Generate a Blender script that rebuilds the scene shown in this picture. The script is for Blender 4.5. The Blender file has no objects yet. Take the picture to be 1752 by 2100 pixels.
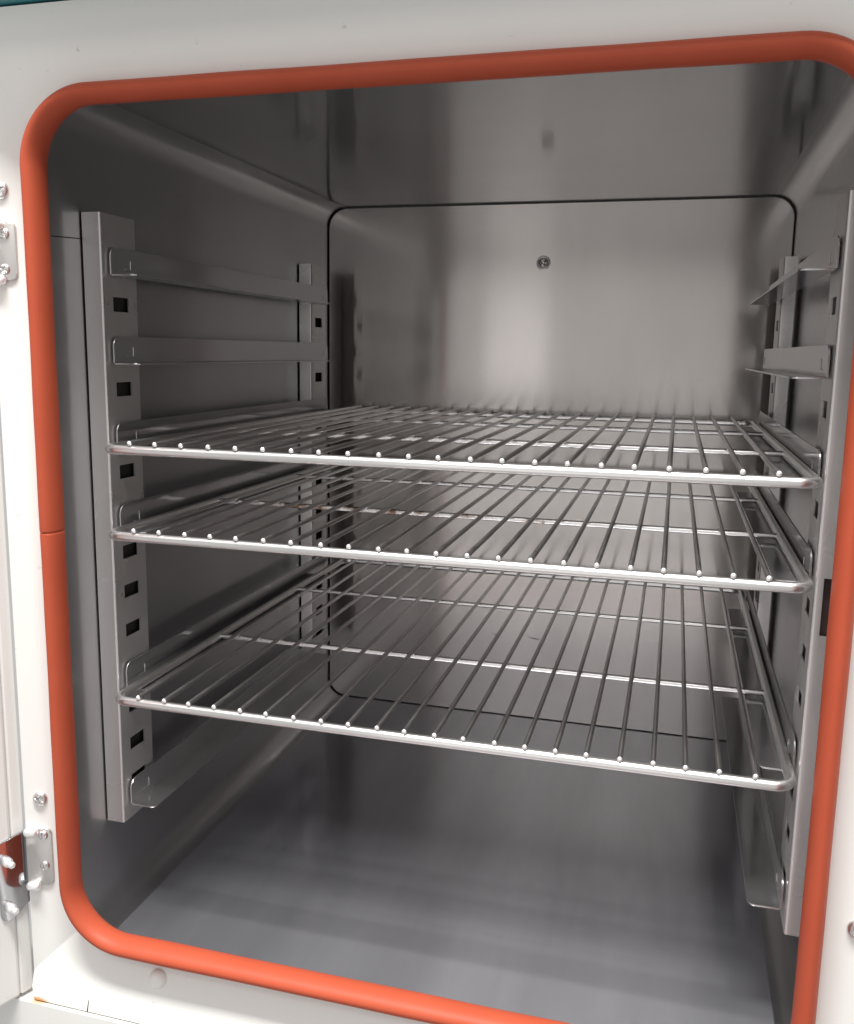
import bpy, bmesh, math, random
from mathutils import Vector, Matrix
random.seed(7)
PI = math.pi
S = bpy.context.scene
COL = S.collection

# ------------------------------------------------------------------ camera
cam = bpy.data.cameras.new('camera')
camo = bpy.data.objects.new('camera', cam); COL.objects.link(camo)
RT = Vector((0.963537, 0.267150, 0.015063)); UP = Vector((-0.058391, 0.154993, 0.986189)); FW = Vector((-0.261125, 0.951109, -0.164940))
M = Matrix((RT, UP, -FW)).transposed().to_4x4()
M.translation = Vector((0.15062, -0.55618, 0.06581))
camo.matrix_world = M
cam.sensor_fit = 'HORIZONTAL'; cam.sensor_width = 36.0
cam.lens = 36.0 * 1886.17 / 1752.0
cam.shift_x = 14.8 / 1752; cam.shift_y = -14.7 / 1752
cam.clip_start = 0.01; cam.clip_end = 50
S.camera = camo
S.render.resolution_x = 854; S.render.resolution_y = 1024

# ------------------------------------------------------------------ world, lamps, exposure
w = bpy.data.worlds.new('World'); S.world = w; w.use_nodes = True
w.node_tree.nodes['Background'].inputs[0].default_value = (1.0, 0.992, 0.985, 1)
w.node_tree.nodes['Background'].inputs[1].default_value = 0.44
S.view_settings.view_transform = 'Standard'; S.view_settings.look = 'None'
S.view_settings.exposure = 0.25; S.view_settings.gamma = 1.0

def area(name, loc, target, sx, sy, radiance, color):
    l = bpy.data.lights.new(name, 'AREA'); l.shape = 'RECTANGLE'; l.size = sx; l.size_y = sy
    l.energy = radiance * PI * sx * sy; l.color = color
    o = bpy.data.objects.new(name, l); COL.objects.link(o); o.location = loc
    d = Vector(target) - Vector(loc)
    o.rotation_euler = d.to_track_quat('-Z', 'Y').to_euler()
    return o
# the ceiling luminaire in front of the oven, an added front fill and the lit room behind the photographer
area('ceiling_luminaire', (-0.05, -0.62, 1.95), (-0.05, -0.62, 0), 1.2, 0.32, 86, (1.0, 0.98, 0.955))
area('front_fill_lamp', (0.1, -2.3, 2.1), (0.1, -0.3, 0.2), 1.3, 0.55, 5.5, (1.0, 0.98, 0.955))  # fill added to brighten front-facing surfaces, not a known luminaire
area('room_floor', (-0.16, -2.5, -1.175), (-0.16, 0, -1.175), 1.35, 1.45, 0.60, (1.0, 0.95, 0.93))
area('room_lower', (-0.16, -2.5, -0.0075), (-0.16, 0, -0.0075), 1.35, 0.885, 0.25, (1.0, 0.95, 0.88))
area('room_upper', (-0.16, -2.5, 1.035), (-0.16, 0, 1.035), 1.35, 1.2, 0.10, (1.0, 0.96, 0.92))
area('room_window', (-0.53, -2.45, 0.00), (-0.53, 0, 0.00), 0.27, 0.64, 0.75, (1.0, 0.95, 0.97))

# ------------------------------------------------------------------ materials
def mat(name):
    m = bpy.data.materials.new(name); m.use_nodes = True
    nt = m.node_tree; return m, nt, nt.nodes['Principled BSDF']
def node(nt, t, **kw):
    n = nt.nodes.new(t)
    for k, v in kw.items():
        if k in n.inputs: n.inputs[k].default_value = v
        else: setattr(n, k, v)
    return n
def coords(nt, scale):
    tc = node(nt, 'ShaderNodeTexCoord'); mp = node(nt, 'ShaderNodeMapping')
    mp.inputs['Scale'].default_value = scale
    nt.links.new(tc.outputs['Object'], mp.inputs['Vector']); return mp.outputs['Vector']
def noise(nt, scale, s=1.0, detail=4, rough=.55):
    n = node(nt, 'ShaderNodeTexNoise'); n.inputs['Scale'].default_value = s
    n.inputs['Detail'].default_value = detail; n.inputs['Roughness'].default_value = rough
    nt.links.new(coords(nt, scale), n.inputs['Vector']); return n.outputs['Fac']
def mrange(nt, src, a, b, c=0., d=1.):
    n = node(nt, 'ShaderNodeMapRange'); n.inputs[1].default_value = c; n.inputs[2].default_value = d
    n.inputs[3].default_value = a; n.inputs[4].default_value = b
    nt.links.new(src, n.inputs[0]); return n.outputs[0]
def bump(nt, b, src, strength, dist):
    n = node(nt, 'ShaderNodeBump'); n.inputs['Strength'].default_value = strength; n.inputs['Distance'].default_value = dist
    nt.links.new(src, n.inputs['Height']); nt.links.new(n.outputs[0], b.inputs['Normal'])

def steel(name, col, r0, r1, haze, hz_rough, grain, grain_bump=.04, stain=.10, cloud=(9, 9, 9), det=6, aniso=0., tangent=None):
    """2B-finish sheet: a fairly sharp lobe plus a wide haze lobe"""
    m, nt, b = mat(name)
    b.inputs['Metallic'].default_value = 1.0
    b2 = node(nt, 'ShaderNodeBsdfPrincipled'); b2.inputs['Metallic'].default_value = 1.0
    b2.inputs['Roughness'].default_value = hz_rough
    g = noise(nt, grain, 1.0, 3, .6)                       # rolled grain
    s = noise(nt, cloud, 1.0, det, .55)                  # cloudy wear
    mx = node(nt, 'ShaderNodeMix', data_type='FLOAT'); mx.inputs[0].default_value = .6
    nt.links.new(g, mx.inputs[2]); nt.links.new(s, mx.inputs[3])
    nt.links.new(mrange(nt, mx.outputs[0], r0, r1, .15, .85), b.inputs['Roughness'])
    c = node(nt, 'ShaderNodeMix', data_type='RGBA')
    c.inputs['A'].default_value = (*[x * (1 - stain) for x in col], 1); c.inputs['B'].default_value = (*[x * (1 + stain * .6) for x in col], 1)
    nt.links.new(mrange(nt, s, 0, 1, .1, .9), c.inputs['Factor'])
    for q in (b, b2): nt.links.new(c.outputs['Result'], q.inputs['Base Color'])
    if grain_bump > 0: bump(nt, b, g, grain_bump, .0001)
    if tangent:                                            # brushing: wide scatter across the grain only
        tv = node(nt, 'ShaderNodeCombineXYZ')
        for k in range(3): tv.inputs[k].default_value = tangent[k]
        for q in (b, b2):
            q.inputs['Anisotropic'].default_value = aniso; nt.links.new(tv.outputs[0], q.inputs['Tangent'])
    ms = node(nt, 'ShaderNodeMixShader'); ms.inputs[0].default_value = haze
    nt.links.new(b.outputs[0], ms.inputs[1]); nt.links.new(b2.outputs[0], ms.inputs[2])
    nt.links.new(ms.outputs[0], nt.nodes['Material Output'].inputs['Surface'])
    return m
M_LINER = steel('liner_steel', (.61, .602, .61), .14, .22, .60, .52, (60, 700, 60), .02, aniso=.75, tangent=(0, 0, 1))
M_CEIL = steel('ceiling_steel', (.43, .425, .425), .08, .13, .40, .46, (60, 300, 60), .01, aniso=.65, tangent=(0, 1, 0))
M_BACK = steel('back_steel', (.56, .535, .515), .11, .17, .48, .44, (500, 60, 60), .01, .16, (10, 10, 4), aniso=.9, tangent=(0, 0, 1))
M_FLOOR = steel('floor_steel', (.60, .605, .65), .12, .21, .44, .46, (40, 5, 40), .0, .26, (18, 3, 18), 4, aniso=.5, tangent=(0, 1, 0))
M_RAIL = steel('rail_steel', (.72, .70, .69), .24, .32, .5, .6, (8, 8, 8), .0, .0, (8, 8, 8), 2)
M_SUPPORT = steel('support_steel', (.60, .59, .60), .06, .14, .40, .5, (60, 300, 60), .02, .08)
M_CHROME = steel('shelf_frame_steel', (.80, .79, .78), .14, .22, .45, .42, (80, 80, 80), .02, .06)
M_WIRE = steel('shelf_wire_steel', (.68, .655, .64), .14, .22, .40, .42, (80, 80, 80), .02, .14, (40, 25, 40))
M_WIREEND = steel('wire_end_glint', (.95, .945, .94), .38, .44, .6, .62, (80, 80, 80), .0, .03)  # near-white colour paints the glint on the wire tips; pins and studs share it
M_SCREW = steel('screw_steel', (.74, .73, .72), .16, .24, .4, .45, (200, 200, 200), .02, .1)
M_HINGE = steel('hinge_leaf_steel', (.42, .42, .44), .04, .08, .10, .3, (120, 120, 120), .01, .04)
M_PLATE = steel('hinge_plate_nickel', (.62, .605, .585), .30, .40, .5, .6, (160, 160, 160), .02, .06)

def enamel(name, col, rough, rust=None):
    m, nt, b = mat(name)
    n = noise(nt, (14, 14, 14), 1, 5)
    c = node(nt, 'ShaderNodeMix', data_type='RGBA')
    c.inputs['A'].default_value = (*[x * .965 for x in col], 1); c.inputs['B'].default_value = (*col, 1)
    nt.links.new(n, c.inputs['Factor'])
    sp = node(nt, 'ShaderNodeMix', data_type='RGBA'); sp.inputs['B'].default_value = (*[x * .62 for x in col], 1)
    nt.links.new(c.outputs['Result'], sp.inputs['A'])
    nt.links.new(mrange(nt, noise(nt, (150, 150, 150), 1, 3, .6), 0, .7, .70, .78), sp.inputs['Factor']); out = sp.outputs['Result']
    if rust:
        tc = node(nt, 'ShaderNodeTexCoord'); mp = node(nt, 'ShaderNodeMapping'); mp.vector_type = 'TEXTURE'
        mp.inputs['Location'].default_value = rust; mp.inputs['Scale'].default_value = (.012, .02, .0026)
        nt.links.new(tc.outputs['Object'], mp.inputs['Vector'])
        gr = node(nt, 'ShaderNodeTexGradient', gradient_type='SPHERICAL'); nt.links.new(mp.outputs[0], gr.inputs[0])
        r = node(nt, 'ShaderNodeMix', data_type='RGBA'); r.inputs['B'].default_value = (.55, .26, .06, 1)
        nt.links.new(out, r.inputs['A']); nt.links.new(mrange(nt, gr.outputs['Fac'], 0, .9, 0, .55), r.inputs['Factor']); out = r.outputs['Result']
    nt.links.new(out, b.inputs['Base Color']); b.inputs['Roughness'].default_value = rough
    bump(nt, b, noise(nt, (350, 350, 350), 1, 2), .08, .0003)
    return m
M_WHITE = enamel('white_enamel', (.80, .792, .765), .36)
M_WHITE_RUST = enamel('white_enamel_rusted', (.80, .792, .765), .36, (-.283, -.036, -.4172))
M_TEAL = enamel('teal_enamel', (.055, .25, .27), .4)
m, nt, b = mat('silicone'); M_SIL = m
n = noise(nt, (30, 30, 30), 1, 4); c = node(nt, 'ShaderNodeMix', data_type='RGBA')
c.inputs['A'].default_value = (.385, .067, .031, 1); c.inputs['B'].default_value = (.435, .082, .040, 1)
nt.links.new(n, c.inputs['Factor']); nt.links.new(c.outputs['Result'], b.inputs['Base Color'])
b.inputs['Roughness'].default_value = .5; b.inputs['Specular IOR Level'].default_value = .2
bump(nt, b, noise(nt, (500, 500, 500), 1, 2), .06, .0002)
m, nt, b = mat('rubber_white'); M_CAP = m
b.inputs['Base Color'].default_value = (.8, .79, .76, 1); b.inputs['Roughness'].default_value = .6
m, nt, b = mat('dark_gap'); M_DARK = m
b.inputs['Base Color'].default_value = (.018, .017, .016, 1); b.inputs['Roughness'].default_value = .8
m, nt, b = mat('slot_shade_brown'); M_BROWN = m
b.inputs['Base Color'].default_value = (.050, .024, .022, 1); b.inputs['Roughness'].default_value = .7  # brown paints the gasket's reflection in the shaded oblong slot
m, nt, b = mat('scuff'); M_SCUFF = m
b.inputs['Base Color'].default_value = (.10, .085, .08, 1); b.inputs['Roughness'].default_value = .6
# wire of the middle shelf: baked brown stains
M_STAIN = M_CHROME.copy(); M_STAIN.name = 'stained_shelf_wire_steel'
nt = M_STAIN.node_tree; bb = [q for q in nt.nodes if q.type == 'BSDF_PRINCIPLED']; b = next(q for q in bb if q.inputs['Roughness'].is_linked)
src = b.inputs['Base Color'].links[0].from_socket
f = mrange(nt, noise(nt, (55, 40, 55), 1, 5, .65), 0, .92, .46, .60)
mp = node(nt, 'ShaderNodeMapping'); mp.vector_type = 'TEXTURE'; tc = node(nt, 'ShaderNodeTexCoord')
mp.inputs['Location'].default_value = (-.060, .1618, 0); mp.inputs['Scale'].default_value = (.17, .17, .17)
nt.links.new(tc.outputs['Object'], mp.inputs['Vector'])
gr = node(nt, 'ShaderNodeTexGradient', gradient_type='SPHERICAL'); nt.links.new(mp.outputs[0], gr.inputs[0])
mu = node(nt, 'ShaderNodeMath', operation='MULTIPLY'); nt.links.new(f, mu.inputs[0]); nt.links.new(mrange(nt, gr.outputs['Fac'], 0, 1, 0, .35), mu.inputs[1]); f = mu.outputs[0]
r = node(nt, 'ShaderNodeMix', data_type='RGBA'); r.inputs['B'].default_value = (.17, .085, .035, 1)
nt.links.new(src, r.inputs['A']); nt.links.new(f, r.inputs['Factor']); [nt.links.new(r.outputs['Result'], q.inputs['Base Color']) for q in bb]
rs = b.inputs['Roughness'].links[0].from_socket
mm = node(nt, 'ShaderNodeMix', data_type='FLOAT'); mm.inputs[3].default_value = .55
nt.links.new(f, mm.inputs[0]); nt.links.new(rs, mm.inputs[2]); nt.links.new(mm.outputs[0], b.inputs['Roughness'])

# ------------------------------------------------------------------ helpers
def obj(name, bm, m, parent=None, smooth=None, loc=None):
    bmesh.ops.recalc_face_normals(bm, faces=bm.faces)
    me = bpy.data.meshes.new(name); bm.to_mesh(me); bm.free()
    me.materials.append(m)
    if smooth is not None:
        for p in me.polygons: p.use_smooth = True
        me.set_sharp_from_angle(angle=math.radians(smooth))
    o = bpy.data.objects.new(name, me); COL.objects.link(o)
    if parent: o.parent = parent
    if loc: o.location = loc
    return o
def raw(name, verts, faces, m, parent=None, smooth=None, flip=False):
    me = bpy.data.meshes.new(name); me.from_pydata(verts, [], faces); me.materials.append(m)
    if flip: me.flip_normals()
    if smooth is not None:
        for p in me.polygons: p.use_smooth = True
        me.set_sharp_from_angle(angle=math.radians(smooth))
    o = bpy.data.objects.new(name, me); COL.objects.link(o)
    if parent: o.parent = parent
    return o
def thing(name, label, cat, loc=(0, 0, 0), group=None):
    o = bpy.data.objects.new(name, None); COL.objects.link(o); o.location = loc
    o.empty_display_size = .05
    o['label'] = label; o['category'] = cat
    if group: o['group'] = group
    return o
def box(bm, x0, x1, y0, y1, z0, z1, bev=0.0):
    mt = Matrix.Translation(((x0 + x1) / 2, (y0 + y1) / 2, (z0 + z1) / 2)) @ Matrix.Diagonal((x1 - x0, y1 - y0, z1 - z0, 1))
    r = bmesh.ops.create_cube(bm, size=1, matrix=mt)
    if bev:
        es = {e for v in r['verts'] for e in v.link_edges}
        bmesh.ops.bevel(bm, geom=list(es), offset=bev, segments=2, affect='EDGES', profile=.5)
    return bm
def prism(bm, pts, axis, a0, a1, bev=0.0):
    """pts: 2-D outline; axis 0/1/2 = extrusion axis; remaining axes in order."""
    def P(u, v, a):
        return (a, u, v) if axis == 0 else (u, a, v) if axis == 1 else (u, v, a)
    A = [bm.verts.new(P(u, v, a0)) for u, v in pts]; B = [bm.verts.new(P(u, v, a1)) for u, v in pts]
    n = len(pts); bm.faces.new(A); bm.faces.new(B[::-1])
    for i in range(n): bm.faces.new((A[i], A[(i + 1) % n], B[(i + 1) % n], B[i]))
    if bev:
        es = [e for e in bm.edges if all(v in A for v in e.verts) or all(v in B for v in e.verts)]
        bmesh.ops.bevel(bm, geom=es, offset=bev, segments=2, affect='EDGES', profile=.5)
    return bm
def rrect(x0, x1, z0, z1, r, n=8):
    """counter-clockwise rounded rectangle; r one radius or four (x1z0, x1z1, x0z1, x0z0)"""
    if not isinstance(r, (tuple, list)): r = (r,) * 4
    pts = []
    for (cx, cz, a0, q) in ((x1, z0, -90, 0), (x1, z1, 0, 1), (x0, z1, 90, 2), (x0, z0, 180, 3)):
        rr = r[q]
        if rr < 1e-6: pts.append((cx, cz)); continue
        ox = cx - rr if cx == x1 else cx + rr; oz = cz - rr if cz == z1 else cz + rr
        for i in range(n + 1):
            a = math.radians(a0 + 90 * i / n); pts.append((ox + rr * math.cos(a), oz + rr * math.sin(a)))
    return pts
def tube(bm, path, r, n=12, closed=False, cap=True):
    rings = []; N = len(path); path = [Vector(p) for p in path]
    for i, p in enumerate(path):
        a = path[i - 1] if (closed or i > 0) else p; c = path[(i + 1) % N] if (closed or i < N - 1) else p
        t = (c - a).normalized()
        ref = Vector((0, 0, 1)) if abs(t.z) < .9 else Vector((1, 0, 0))
        u = t.cross(ref).normalized(); v = u.cross(t).normalized()
        rings.append([bm.verts.new(p + r * (math.cos(2 * PI * k / n) * u + math.sin(2 * PI * k / n) * v)) for k in range(n)])
    for i in range(N if closed else N - 1):
        A, B = rings[i], rings[(i + 1) % N]
        for k in range(n): bm.faces.new((A[k], A[(k + 1) % n], B[(k + 1) % n], B[k]))
    if cap and not closed: bm.faces.new(rings[0][::-1]); bm.faces.new(rings[-1])
    return bm
def rod(bm, p0, p1, r, n=10, round0=True, round1=True):
    """straight rod with softly domed ends"""
    p0, p1 = Vector(p0), Vector(p1); t = (p1 - p0).normalized()
    ref = Vector((0, 0, 1)) if abs(t.z) < .9 else Vector((1, 0, 0))
    u = t.cross(ref).normalized(); v = u.cross(t).normalized()
    prof = []
    for (a, h) in ((10, .85), (35, .72), (62, .42), (90, 0)): prof.append((math.sin(math.radians(a)) * r, -h * r))
    secs = [(p0 + t * (-h), rr) for rr, h in [(q[0], -q[1]) for q in prof]] if round0 else [(p0, r)]
    secs += [(p1 + t * h, rr) for rr, h in [(q[0], -q[1]) for q in prof[::-1]]] if round1 else [(p1, r)]
    rings = [[bm.verts.new(c + rr * (math.cos(2 * PI * k / n) * u + math.sin(2 * PI * k / n) * v)) for k in range(n)] for c, rr in secs]
    for A, B in zip(rings, rings[1:]):
        for k in range(n): bm.faces.new((A[k], A[(k + 1) % n], B[(k + 1) % n], B[k]))
    bm.faces.new(rings[0][::-1]); bm.faces.new(rings[-1])
    return bm
def screw_head(r, h, cross=True, nr=12, na=48):
    """pan head on the local XY plane, rising along +Z, with a cross recess"""
    bm = bmesh.new(); rows = []
    for i in range(nr + 1):
        q = i / nr; row = []
        for k in range(na):
            a = 2 * PI * k / na; x = q * r * math.cos(a); y = q * r * math.sin(a)
            z = h * (1 - q ** 3) ** .6
            if cross:
                for (s, t) in ((x, y), (y, x)):
                    e = max(abs(s) / (.60 * r), abs(t) / (.17 * r))
                    if e < 1: z = min(z, h * (.25 + .5 * (abs(s) / (.6 * r)) ** 1.5))
            row.append(bm.verts.new((x, y, z)))
            if i == 0: break
        rows.append(row)
    for k in range(na): bm.faces.new((rows[0][0], rows[1][k], rows[1][(k + 1) % na]))
    for i in range(1, nr):
        for k in range(na): bm.faces.new((rows[i][k], rows[i + 1][k], rows[i + 1][(k + 1) % na], rows[i][(k + 1) % na]))
    base = [bm.verts.new((v.co.x, v.co.y, -.0008)) for v in rows[-1]]
    for k in range(na): bm.faces.new((rows[-1][k], base[k], base[(k + 1) % na], rows[-1][(k + 1) % na]))
    return bm
def screw(name, loc, r, h, parent, nrm=(0, -1, 0), turn=0.0, m=None, cross=True):
    o = obj(name, screw_head(r, h, cross), m or M_SCREW, parent, 40)
    o.rotation_euler = (Vector(nrm).to_track_quat('Z', 'Y') @ Matrix.Rotation(turn, 4, 'Z').to_quaternion()).to_euler()
    o.location = loc
    return o

# ------------------------------------------------------------------ dimensions (metres)
WL, WR, ZT, ZB = -.2607, .2610, .232, -.375       # liner walls
D, Y0, RF = .510, -.013, .022                      # depth of back wall, liner mouth, fillet
Q = .03066                                         # slot pitch
GX0, GX1, GZ1, GZ0 = -.253, .2443, .220, -.3613    # gasket centre line
level = lambda n: (4 - n) * Q                      # height of the wires of a shelf hung at slot n
slot_z = lambda n: level(n) + .0039

oven = thing('laboratory_oven', 'white enamel laboratory drying oven with open door, orange gasket and bare steel chamber', 'oven', (0, -.02, -.50))
OFF = Vector((0, .02, .50))                        # children are built in world coordinates
def O(o):
    o.location = o.location + OFF; return o

# ------------------------------------------------------------------ liner: two side walls with fillets, ceiling, floor, back
def sheet(prof, name, m, ys):
    vs, fs = [], []
    for y in ys:
        for x, z in prof: vs.append((x, y, z))
    n = len(prof)
    for j in range(len(ys) - 1):
        for i in range(n - 1): fs.append((j * n + i, j * n + i + 1, (j + 1) * n + i + 1, (j + 1) * n + i))
    return O(raw(name, vs, fs, m, oven, 30))
def wall_profile(x, s):
    cx = x + s * RF; p = []
    for i in range(11):
        a = math.radians(90 * i / 10); p.append((cx - s * RF * math.sin(a), ZB + RF - RF * math.cos(a)))
    for i in range(11):
        a = math.radians(90 * i / 10); p.append((cx - s * RF * math.cos(a), ZT - RF + RF * math.sin(a)))
    return p
ys = (Y0, D + .012)
sheet(wall_profile(WL, 1), 'side_wall', M_LINER, ys)
sheet(wall_profile(WR, -1), 'side_wall', M_LINER, ys)
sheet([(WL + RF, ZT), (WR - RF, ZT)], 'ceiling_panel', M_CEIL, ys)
sheet([(WL + RF, ZB), (WR - RF, ZB)], 'floor_panel', M_FLOOR, ys)
g = .0017
bm = bmesh.new(); pts = rrect(WL + g, WR - g, ZB + g * .7, ZT - g, RF - g, 8)
prism(bm, pts, 1, D, D + .004, .0007)
back = O(obj('back_panel', bm, M_BACK, oven))
bm = bmesh.new(); box(bm, WL - .02, WR + .02, D + .013, D + .02, ZB - .02, ZT + .02)
O(obj('gap_backing', bm, M_DARK, oven))
# probe screw in its washer on the back panel
bm = bmesh.new(); tube(bm, [(.0068 * math.cos(2 * PI * k / 24), 0, .0068 * math.sin(2 * PI * k / 24)) for k in range(24)], .0011, 8, True)
wz = .1660
wsh = obj('washer', bm, M_SCREW, back, 40, (-.0017, D - .0006, wz))
o = screw('screw', (-.0017, D - .0005, wz), .0058, .0034, back, turn=.6)

for x, z, l_ in ((-.0445, -.2734, .0095), (.0030, -.2739, .0145)):      # two dark scuffs low on the back panel
    bm = bmesh.new(); prism(bm, [(x - l_ / 2, z + .0002), (x, z - .0005), (x + l_ / 2, z - .0011), (x + l_ * .3, z + .0003), (x - l_ * .1, z + .0006)], 1, D - .0002, D + .0005)
    obj('scuff', bm, M_SCUFF, back)
# ------------------------------------------------------------------ front frame, gasket
TILT = .28
FZ1 = .206
def frame_y(x, z):
    h = max(GX0 - x, x - GX1, z - FZ1, GZ0 - z, -.0015)
    return -.020 - TILT * h
FX0, FX1, FZT, FZB = -.2890, .345, .2712, -.4172
inner = rrect(GX0, GX1, GZ0, GZ1, .043, 24)
def ray_out(p, q):
    return p
loops = []
N = len(inner)
def off_loop(d):            # offset of the rounded rectangle
    return rrect(GX0 - d, GX1 + d, GZ0 - d, GZ1 + d, .043 + d, 24)
lip_in = off_loop(.0005); liner = rrect(WL, WR, ZB, ZT, .028, 24)
loops.append([(x, frame_y(x, z) + .001, z) for x, z in lip_in])
# outer rectangle matched by projecting from the ring centre of each corner
def outer_pt(x, z):
    cx = min(max(x, GX0 + .043), GX1 - .043); cz = min(max(z, GZ0 + .043), GZ1 - .043)
    dx, dz = x - cx, z - cz
    t = 1e9
    if dx < -1e-9: t = min(t, (FX0 - x) / dx)
    if dx > 1e-9: t = min(t, (FX1 - x) / dx)
    if dz < -1e-9: t = min(t, (FZB - z) / dz)
    if dz > 1e-9: t = min(t, (FZT - z) / dz)
    return x + dx * t, z + dz * t
outer = [outer_pt(x, z) for x, z in inner]
STEPS = 22
for s in range(STEPS + 1):
    q = s / STEPS
    loops.append([(x + (X - x) * q, frame_y(x + (X - x) * q, z + (Z - z) * q), z + (Z - z) * q) for (x, z), (X, Z) in zip(inner, outer)])
loops.append([(X, frame_y(X, Z) + .0012, Z) for X, Z in [(X * 1.0012, Z * 1.0012) for X, Z in outer]])
loops.append([(X * 1.0014, frame_y(X, Z) + .04, Z * 1.0014) for X, Z in outer])
vs = [p for l in loops for p in l]; fs = []
for j in range(len(loops) - 1):
    for i in range(N):
        a, b2 = j * N + i, j * N + (i + 1) % N
        fs.append((a, b2, b2 + N, a + N))
# exact outer corners
def corner(X, Z, Xs, Zs): pass
rim = []
for dd, yy in ((None, Y0 + .0005), (.0040, -.0165), (.0012, -.0205), (.0010, -.026)):
    rim.append([(x, yy, z) for x, z in (liner if dd is None else off_loop(dd))])
rv = [p for l in rim for p in l]
rf = [(j * N + i, j * N + (i + 1) % N, (j + 1) * N + (i + 1) % N, (j + 1) * N + i) for j in range(3) for i in range(N)]
O(raw('liner_rim', rv, rf, M_LINER, oven, 40))
frame = O(raw('front_frame', vs, fs, M_WHITE_RUST, oven, 14))
# gasket: a rounded silicone bead swept round the mouth with a butt joint
pa, pb = .0062, .0104
path = []
base = rrect(GX0, GX1, GZ0, GZ1, .043, 20)
seam_z = -.0588
pts2 = []
fine = []
for i, p in enumerate(base):
    q = base[(i + 1) % len(base)]; fine.append(p)
    d = math.hypot(q[0] - p[0], q[1] - p[1])
    if d > .1 and not (abs(p[0] - GX0) < 1e-6 and abs(q[0] - GX0) < 1e-6):
        for m_ in range(1, 24): fine.append((p[0] + (q[0] - p[0]) * m_ / 24, p[1] + (q[1] - p[1]) * m_ / 24))
base = fine
for i, p in enumerate(base):
    pts2.append((p, 1.0)); q = base[(i + 1) % len(base)]
    if abs(p[0] - GX0) < 1e-6 and abs(q[0] - GX0) < 1e-6 and abs(p[1] - q[1]) > .1:
        sgn = -1 if q[1] < p[1] else 1
        n_ = 12
        up = [(GX0, p[1] + (seam_z + .02 - p[1]) * m_ / n_) for m_ in range(1, n_ + 1)]
        pts2 += [(u, 1.0) for u in up]
        for dz, k in ((.0016, 1.0), (.0005, .99), (.0001, .93), (-.0001, .93), (-.0005, .99), (-.0016, 1.0)): pts2.append(((GX0, seam_z + dz), k))
        pts2 += [((GX0, seam_z - .02 + (q[1] - seam_z + .02) * m_ / n_), 1.0) for m_ in range(n_)]
bm = bmesh.new(); rings = []; NN = len(pts2); K = 28
for i in range(NN):
    (x, z), k = pts2[i]; (xa, za), _ = pts2[i - 1]; (xb, zb), _ = pts2[(i + 1) % NN]
    t = Vector((xb - xa, 0, zb - za)).normalized(); nrm = Vector((t.z, 0, -t.x))
    ring = []; k *= 1 + .014 * math.sin(41 * x + 29 * z) + .010 * math.sin(83 * z - 67 * x + 1)
    for j in range(K):
        a = 2 * PI * j / K
        ca, sa = math.cos(a), math.sin(a)
        ring.append(bm.verts.new((x + nrm.x * pa * k * ca, -.030 - pb * k * sa, z + nrm.z * pa * k * ca)))
    rings.append(ring)
for i in range(NN):
    A, B = rings[i], rings[(i + 1) % NN]
    for j in range(K): bm.faces.new((A[j], A[(j + 1) % K], B[(j + 1) % K], B[j]))
O(obj('gasket', bm, M_SIL, oven, 50))

# ------------------------------------------------------------------ slotted uprights
def upright(xi, s, y, ztop, zbot, ylen, slot0, slot1, flange, oblong=None):
    """L section: flange faces the front, slotted web runs back from it. s=+1: flange lies to the left (-x) of the web"""
    r = .0016
    prof = [(-flange, 0, 'f')]
    if oblong: prof += [(-(oblong[1]), 0, 'o'), (-(oblong[0]), 0, 'f')]
    for i in range(6):
        a = math.radians(90 * i / 5); prof.append((-r + r * math.sin(a), r - r * math.cos(a), 'w'))
    prof += [(0, slot0, 's'), (0, slot1, 'w'), (0, ylen, 'r'), (-.0145, ylen, 'e')]  # unseen return flange at the back, added to close and darken the channel
    zs = {zbot, ztop}
    for n in range(14): zs |= {slot_z(n) - .0052, slot_z(n) + .0052}
    if oblong: zs |= {oblong[2], oblong[3]}
    zs = sorted(z for z in zs if zbot <= z <= ztop)
    bm = bmesh.new()
    V = [[bm.verts.new((xi + s * px, y + py, z)) for px, py, _ in prof] for z in zs]
    for j in range(len(zs) - 1):
        zc = (zs[j] + zs[j + 1]) / 2
        inslot = any(abs(zc - slot_z(n)) < .0052 for n in range(14))
        for i in range(len(prof) - 1):
            if prof[i][2] == 's' and inslot: continue
            if prof[i][2] == 'o' and oblong[2] < zc < oblong[3]: continue
            bm.faces.new((V[j][i], V[j][i + 1], V[j + 1][i + 1], V[j + 1][i]))
    bm.faces.new(V[0]); bm.faces.new(V[-1])                # end caps added to keep light out of the channel
    bmesh.ops.recalc_face_normals(bm, faces=bm.faces)
    f0 = next(f for f in bm.faces if abs(f.normal.y) > .9)
    if f0.normal.y > 0: bmesh.ops.reverse_faces(bm, faces=bm.faces)
    bmesh.ops.solidify(bm, geom=bm.faces[:], thickness=.0012)
    me_o = obj('upright', bm, M_RAIL, oven, 35)
    bm = bmesh.new()
    a0, a1 = sorted((xi - s * .0050, xi - s * .0062))
    box(bm, a0, a1, y + .0070, y + ylen - .0030, zbot + .004, ztop - .004)  # added dark sheet paints the shade seen through the slots
    if oblong:
        a0, a1 = sorted((xi + s * -.0034, xi + s * -.0125))
        box(bm, a0, a1, y + .0040, y + .0055, oblong[2] - .004, oblong[3] + .004)
    O(obj('slot_shade_sheet', bm, M_BROWN if oblong else M_DARK, oven))
    return O(me_o)
upright(-.2450, 1, .0270, .1586, -.3012, .0431, .0125, .0325, .0146)
upright(.2381, -1, .0270, .1586, -.3012, .0431, .0125, .0325, .0146 + .0055, (.0050, .0110, -.1012, -.0653))
upright(-.2450, 1, .4170, .1590, -.3012, .0437, .0113, .0321, .0142)
upright(.2440, -1, .4170, .1610, -.3012, .0437, .0113, .0321, .0125)

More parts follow.
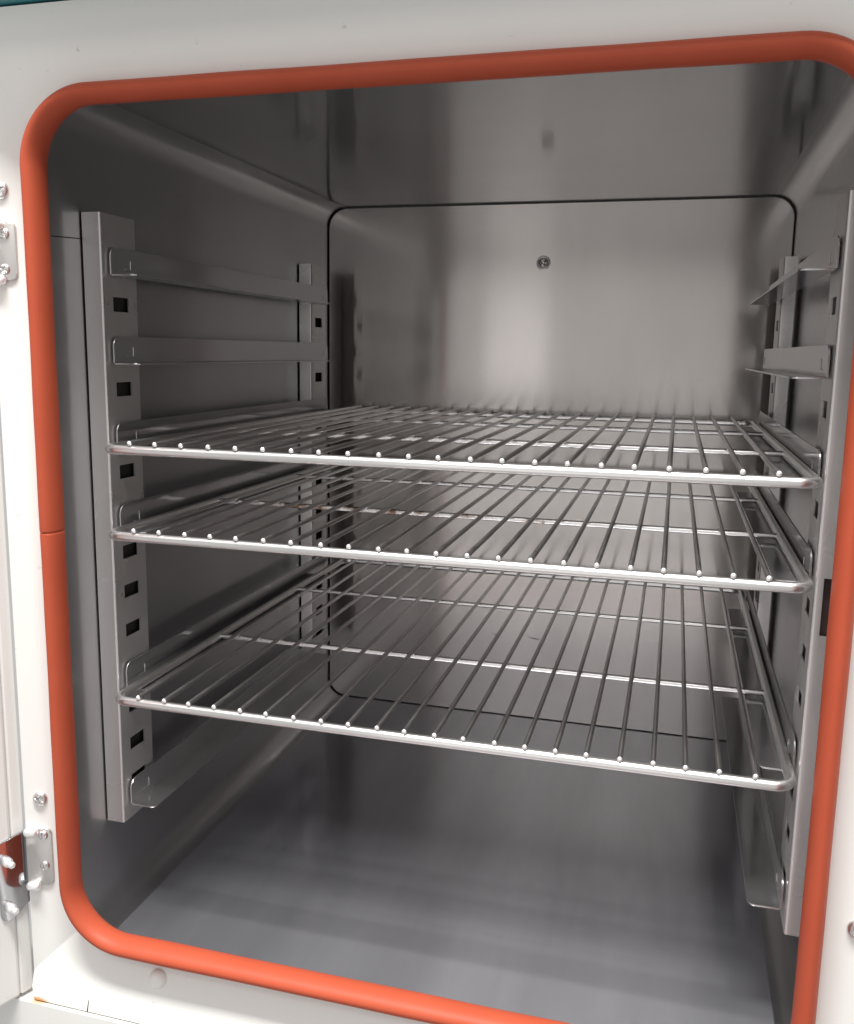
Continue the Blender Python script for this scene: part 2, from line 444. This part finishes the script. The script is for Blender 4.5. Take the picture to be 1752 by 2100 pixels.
# ------------------------------------------------------------------ shelf supports (hooked into the slots)
def ledge_z(n): return {0: slot_z(0) - .0098, 2: slot_z(2) - .0112, 13: slot_z(13) - .0163}.get(n, level(n) - .0086)
def support(n, side, label):
    s = 1 if side == 'left' else -1
    x = -.2436 if s == 1 else .2367
    zl = ledge_z(n); y0, y1 = .0345, .466
    t = thing('shelf_support', label, 'shelf support', (x, y0, zl), 'steel shelf supports hooked on the uprights')
    L = Vector((x, y0, zl))
    H = .0190
    # upright plate: outline in (y, z), front and rear top corners rounded, hook windows cut near both ends
    ylist = [0, y1 - y0]; th = .0012
    bm = bmesh.new()
    out = rrect(0, y1 - y0 - .006, 0, H, (.0015, .0065, .0065, .0), 6)
    xa, xb = (0, th) if s == 1 else (-th, 0)
    prism(bm, out, 0, xa, xb, .0003)
    obj('side_plate', bm, M_SUPPORT, t)
    bm = bmesh.new()
    w0, w1 = (th, .0212) if s == 1 else (-.0212, -th)
    rr = (.0045, .0045, 0, 0) if s == 1 else (0, 0, .0045, .0045)
    prism(bm, rrect(w0, w1, 0, .385, rr, 6), 2, -.0012, 0, .0003)
    obj('ledge', bm, M_SUPPORT, t)
    for hy in (.0150, .4040):
        bm = bmesh.new()
        # pressed hook: tab cut from the plate and bent out towards the slot, seen as a raised lip
        x0, x1 = (th, th + .0006) if s == 1 else (-th - .0006, -th)
        box(bm, x0, x1, hy + .0090, hy + .0102, .0040, .0110, .0003)
        box(bm, x0, x1, hy + .0020, hy + .0090, .0040, .0048, .0003)
        obj('hook', bm, M_SUPPORT, t)
    return t
names = {0: 'topmost empty one, just below the chamber ceiling', 2: 'second from top, empty above the upper wire shelf', 4: 'carrying the upper wire shelf',
         6: 'carrying the middle stained wire shelf', 10: 'carrying the lowest wire shelf', 13: 'lowest empty one, just above the chamber floor'}
for n in (0, 2, 4, 6, 10, 13):
    for side in ('left', 'right'):
        support(n, side, f'steel shelf support on the {side} wall, {names[n]}')

# ------------------------------------------------------------------ wire shelves
XS = .2350
def shelf(n, label, m, jitter):
    z = level(n)
    t = thing('wire_shelf', label, 'oven shelf', (0, 0, z), 'chromed wire shelves')
    R = .0034; zc = -.0050
    bm = bmesh.new()
    loop = rrect(-XS + R, XS - R, .0012, .4850, .0105, 8)
    dense = []
    for i, p in enumerate(loop):
        dense.append((p[0], p[1], zc))
    tube(bm, dense, R, 16, True)
    obj('frame', bm, M_CHROME, t, 60)
    for y in (.1618, .3354):
        bm = bmesh.new(); rod(bm, (-XS + .006, y, zc + .0004), (XS - .006, y, zc + .0004), .0022, 12, False, False)
        obj('crossbar', bm, m if y < .2 else M_CHROME, t, 60)
    for i in range(22):
        x = -.21 + .02 * i
        dx0, dx1, dy = (random.uniform(-jitter, jitter) for _ in range(3))
        bm = bmesh.new(); rod(bm, (x + dx0, -.0006 + dy * .5, 0), (x + dx1, .4856, 0), .0017, 12)
        o = obj('wire', bm, M_WIRE, t, 60)
        o.data.materials.append(M_WIREEND)
        for p in o.data.polygons:
            if p.center.y < .0003: p.material_index = 1
    return t
shelf(4, 'upper chrome wire shelf, topmost of the three and seen almost edge on', M_CHROME, .0006)
shelf(6, 'middle wire shelf with brown baked stains on its crossbar', M_STAIN, .0009)
shelf(10, 'lowest wire shelf, clean and bright, seen from above over the chamber floor', M_CHROME, .0006)

# ------------------------------------------------------------------ outside: screws, hinges, plug, control panel, base, door
def on_frame(x, z, r, h, turn, name='frame_screw'):
    y = frame_y(x, z)
    nx = -1 if False else 0
    lr = 1 if x < 0 else -1
    nrm = Vector((lr * TILT, -1, 0)).normalized()
    if z < GZ0: nrm = Vector((0, -1, TILT)).normalized()
    return O(screw(name, (x, y, z), r, h, oven, nrm, turn))
on_frame(-.2812, .1650, .0060, .0030, .3)
on_frame(-.2775, -.2594, .0056, .0030, .9)
on_frame(.2690, -.2572, .0060, .0030, .5)
# white plug below the gasket
bm = screw_head(.0068, .0050, False)
plug = obj('plug', bm, M_CAP, oven, 60)
plug.rotation_euler = Vector((0, -1, TILT)).to_track_quat('Z', 'Y').to_euler(); plug.location = (-.1855, frame_y(-.1855, -.3850), -.3850); O(plug)

def hinge(z0, z1, xr, screws):
    root = bpy.data.objects.new('hinge_plate', None)
    # plate lies on the sloping left border of the frame
    bm = bmesh.new()
    x0 = FX0 + .0005
    out = rrect(x0, xr, z0, z1, (.004, .004, 0, 0), 6)
    prism(bm, out, 1, 0, .0022, .0006)
    for v in bm.verts: v.co.y = frame_y(v.co.x, (z0 + z1) / 2) - .0019 + v.co.y
    # rolled knuckle along the outer edge
    hp = O(obj('hinge_plate', bm, M_PLATE, oven, 35))
    for (x, z, t) in screws:
        o = screw('screw', (x, frame_y(x, z) - .0019, z), .0036, .0018, hp, (TILT, -1, 0), t)
    for zz in (z0 - .0005, z1 - .0028):
        bm = bmesh.new(); rod(bm, (-.2862, -.0318, zz), (-.2812, -.0312, zz + .0006), .0034, 16)
        obj('hinge_pin', bm, M_WIREEND, hp, 60)
    return hp
hinge(.1079, .1452, -.2722, ((-.2790, .1374, .4), (-.2797, .1147, 1.1)))
hinge(-.3268, -.2820, -.2704, ((-.2757, -.2872, .2), (-.2756, -.3112, .7)))
# seam notch in the lower border and the panel below it
bm = bmesh.new(); xn = -.2400
prism(bm, [(xn - .0004, -.4172), (xn + .0004, -.4172), (xn + .00012, -.4095), (xn - .00012, -.4095)], 1, -.0005, .0005)
for v in bm.verts: v.co.y += frame_y(v.co.x, v.co.z)
O(obj('border_seam', bm, M_DARK, oven))
bm = bmesh.new(); box(bm, -.44, .345, -.0375, .02, -.50, -.4186, .0008)
O(obj('base_panel', bm, M_WHITE_RUST, oven))
bm = bmesh.new(); box(bm, -.288, .345, -.020, .015, -.4186, -.4168)
O(obj('gap_backing', bm, M_DARK, oven))
bm = bmesh.new(); box(bm, -.32, .345, -.064, .03, .2728, .37, .003)
O(obj('control_panel', bm, M_TEAL, oven))
bm = bmesh.new(); box(bm, -.30, .345, -.020, .025, .2705, .2728)
O(obj('gap_backing', bm, M_DARK, oven))

# door, swung open past a right angle on the left
door = bpy.data.objects.new('door', None)
bm = bmesh.new()
box(bm, .0105, .560, 0, .050, -.416, .2700, .003)          # local: x along the door, y through its thickness (0 = inside face)
door = obj('door', bm, M_WHITE, oven)
bm = bmesh.new(); box(bm, 0, .0105, .0006, .046, -.4155, .2680, .0015)
obj('door_edge', bm, M_WHITE, door)
bm = bmesh.new(); box(bm, .055, .520, -.0040, .0002, -.385, .235, .003)
obj('door_liner', bm, M_LINER, door)
ang = math.radians(20)
dvec = Vector((-math.sin(ang), -math.cos(ang), 0)); tv = Vector((-math.cos(ang), math.sin(ang), 0))
door.matrix_local = Matrix.Translation(Vector((-.2922, -.0268, 0)) + OFF) @ Matrix((dvec, tv, Vector((0, 0, 1)))).transposed().to_4x4()
# mirror-bright hinge leaf on the door with two studs
def leaf(dz):
    a = math.radians(22.5)
    dv = Vector((-math.sin(a), -math.cos(a), 0)); nv = Vector((math.cos(a), -math.sin(a), 0))
    out = [(.0003, -.2852), (.0003, -.3412), (.0060, -.3435), (.0082, -.3459), (.0140, -.3492), (.0156, -.3496), (.0195, -.3498), (.0222, -.3478), (.0240, -.3430), (.0243, -.2890), (.0225, -.2880)]
    bm = bmesh.new()
    prism(bm, [(u, z + dz) for u, z in out], 1, -.0009, .0009, .0004)
    root = Matrix((dv, nv, Vector((0, 0, 1)))).transposed().to_4x4()
    root.translation = Vector((-.2903, -.0265, 0)) + OFF
    lf = obj('hinge_leaf', bm, M_HINGE, oven); lf.matrix_local = root
    for (u, z) in ((.0178, -.3030), (.0172, -.3395)):
        bm = bmesh.new()
        rod(bm, (u, .0008, z + dz), (u, .0034, z + dz), .0036, 16)
        rod(bm, (u, .0034, z + dz), (u, .0085, z + dz), .0025, 16)
        obj('stud', bm, M_WIREEND, lf, 60)
leaf(0); leaf(.4300)
# thin dark line on the liner in front of the left upright
bm = bmesh.new(); prism(bm, [(-.0105, .1379), (.0262, .1401), (.0262, .1408), (-.0105, .1386)], 0, WL - .0002, WL + .0002)
O(obj('liner_dark_line', bm, M_DARK, oven))
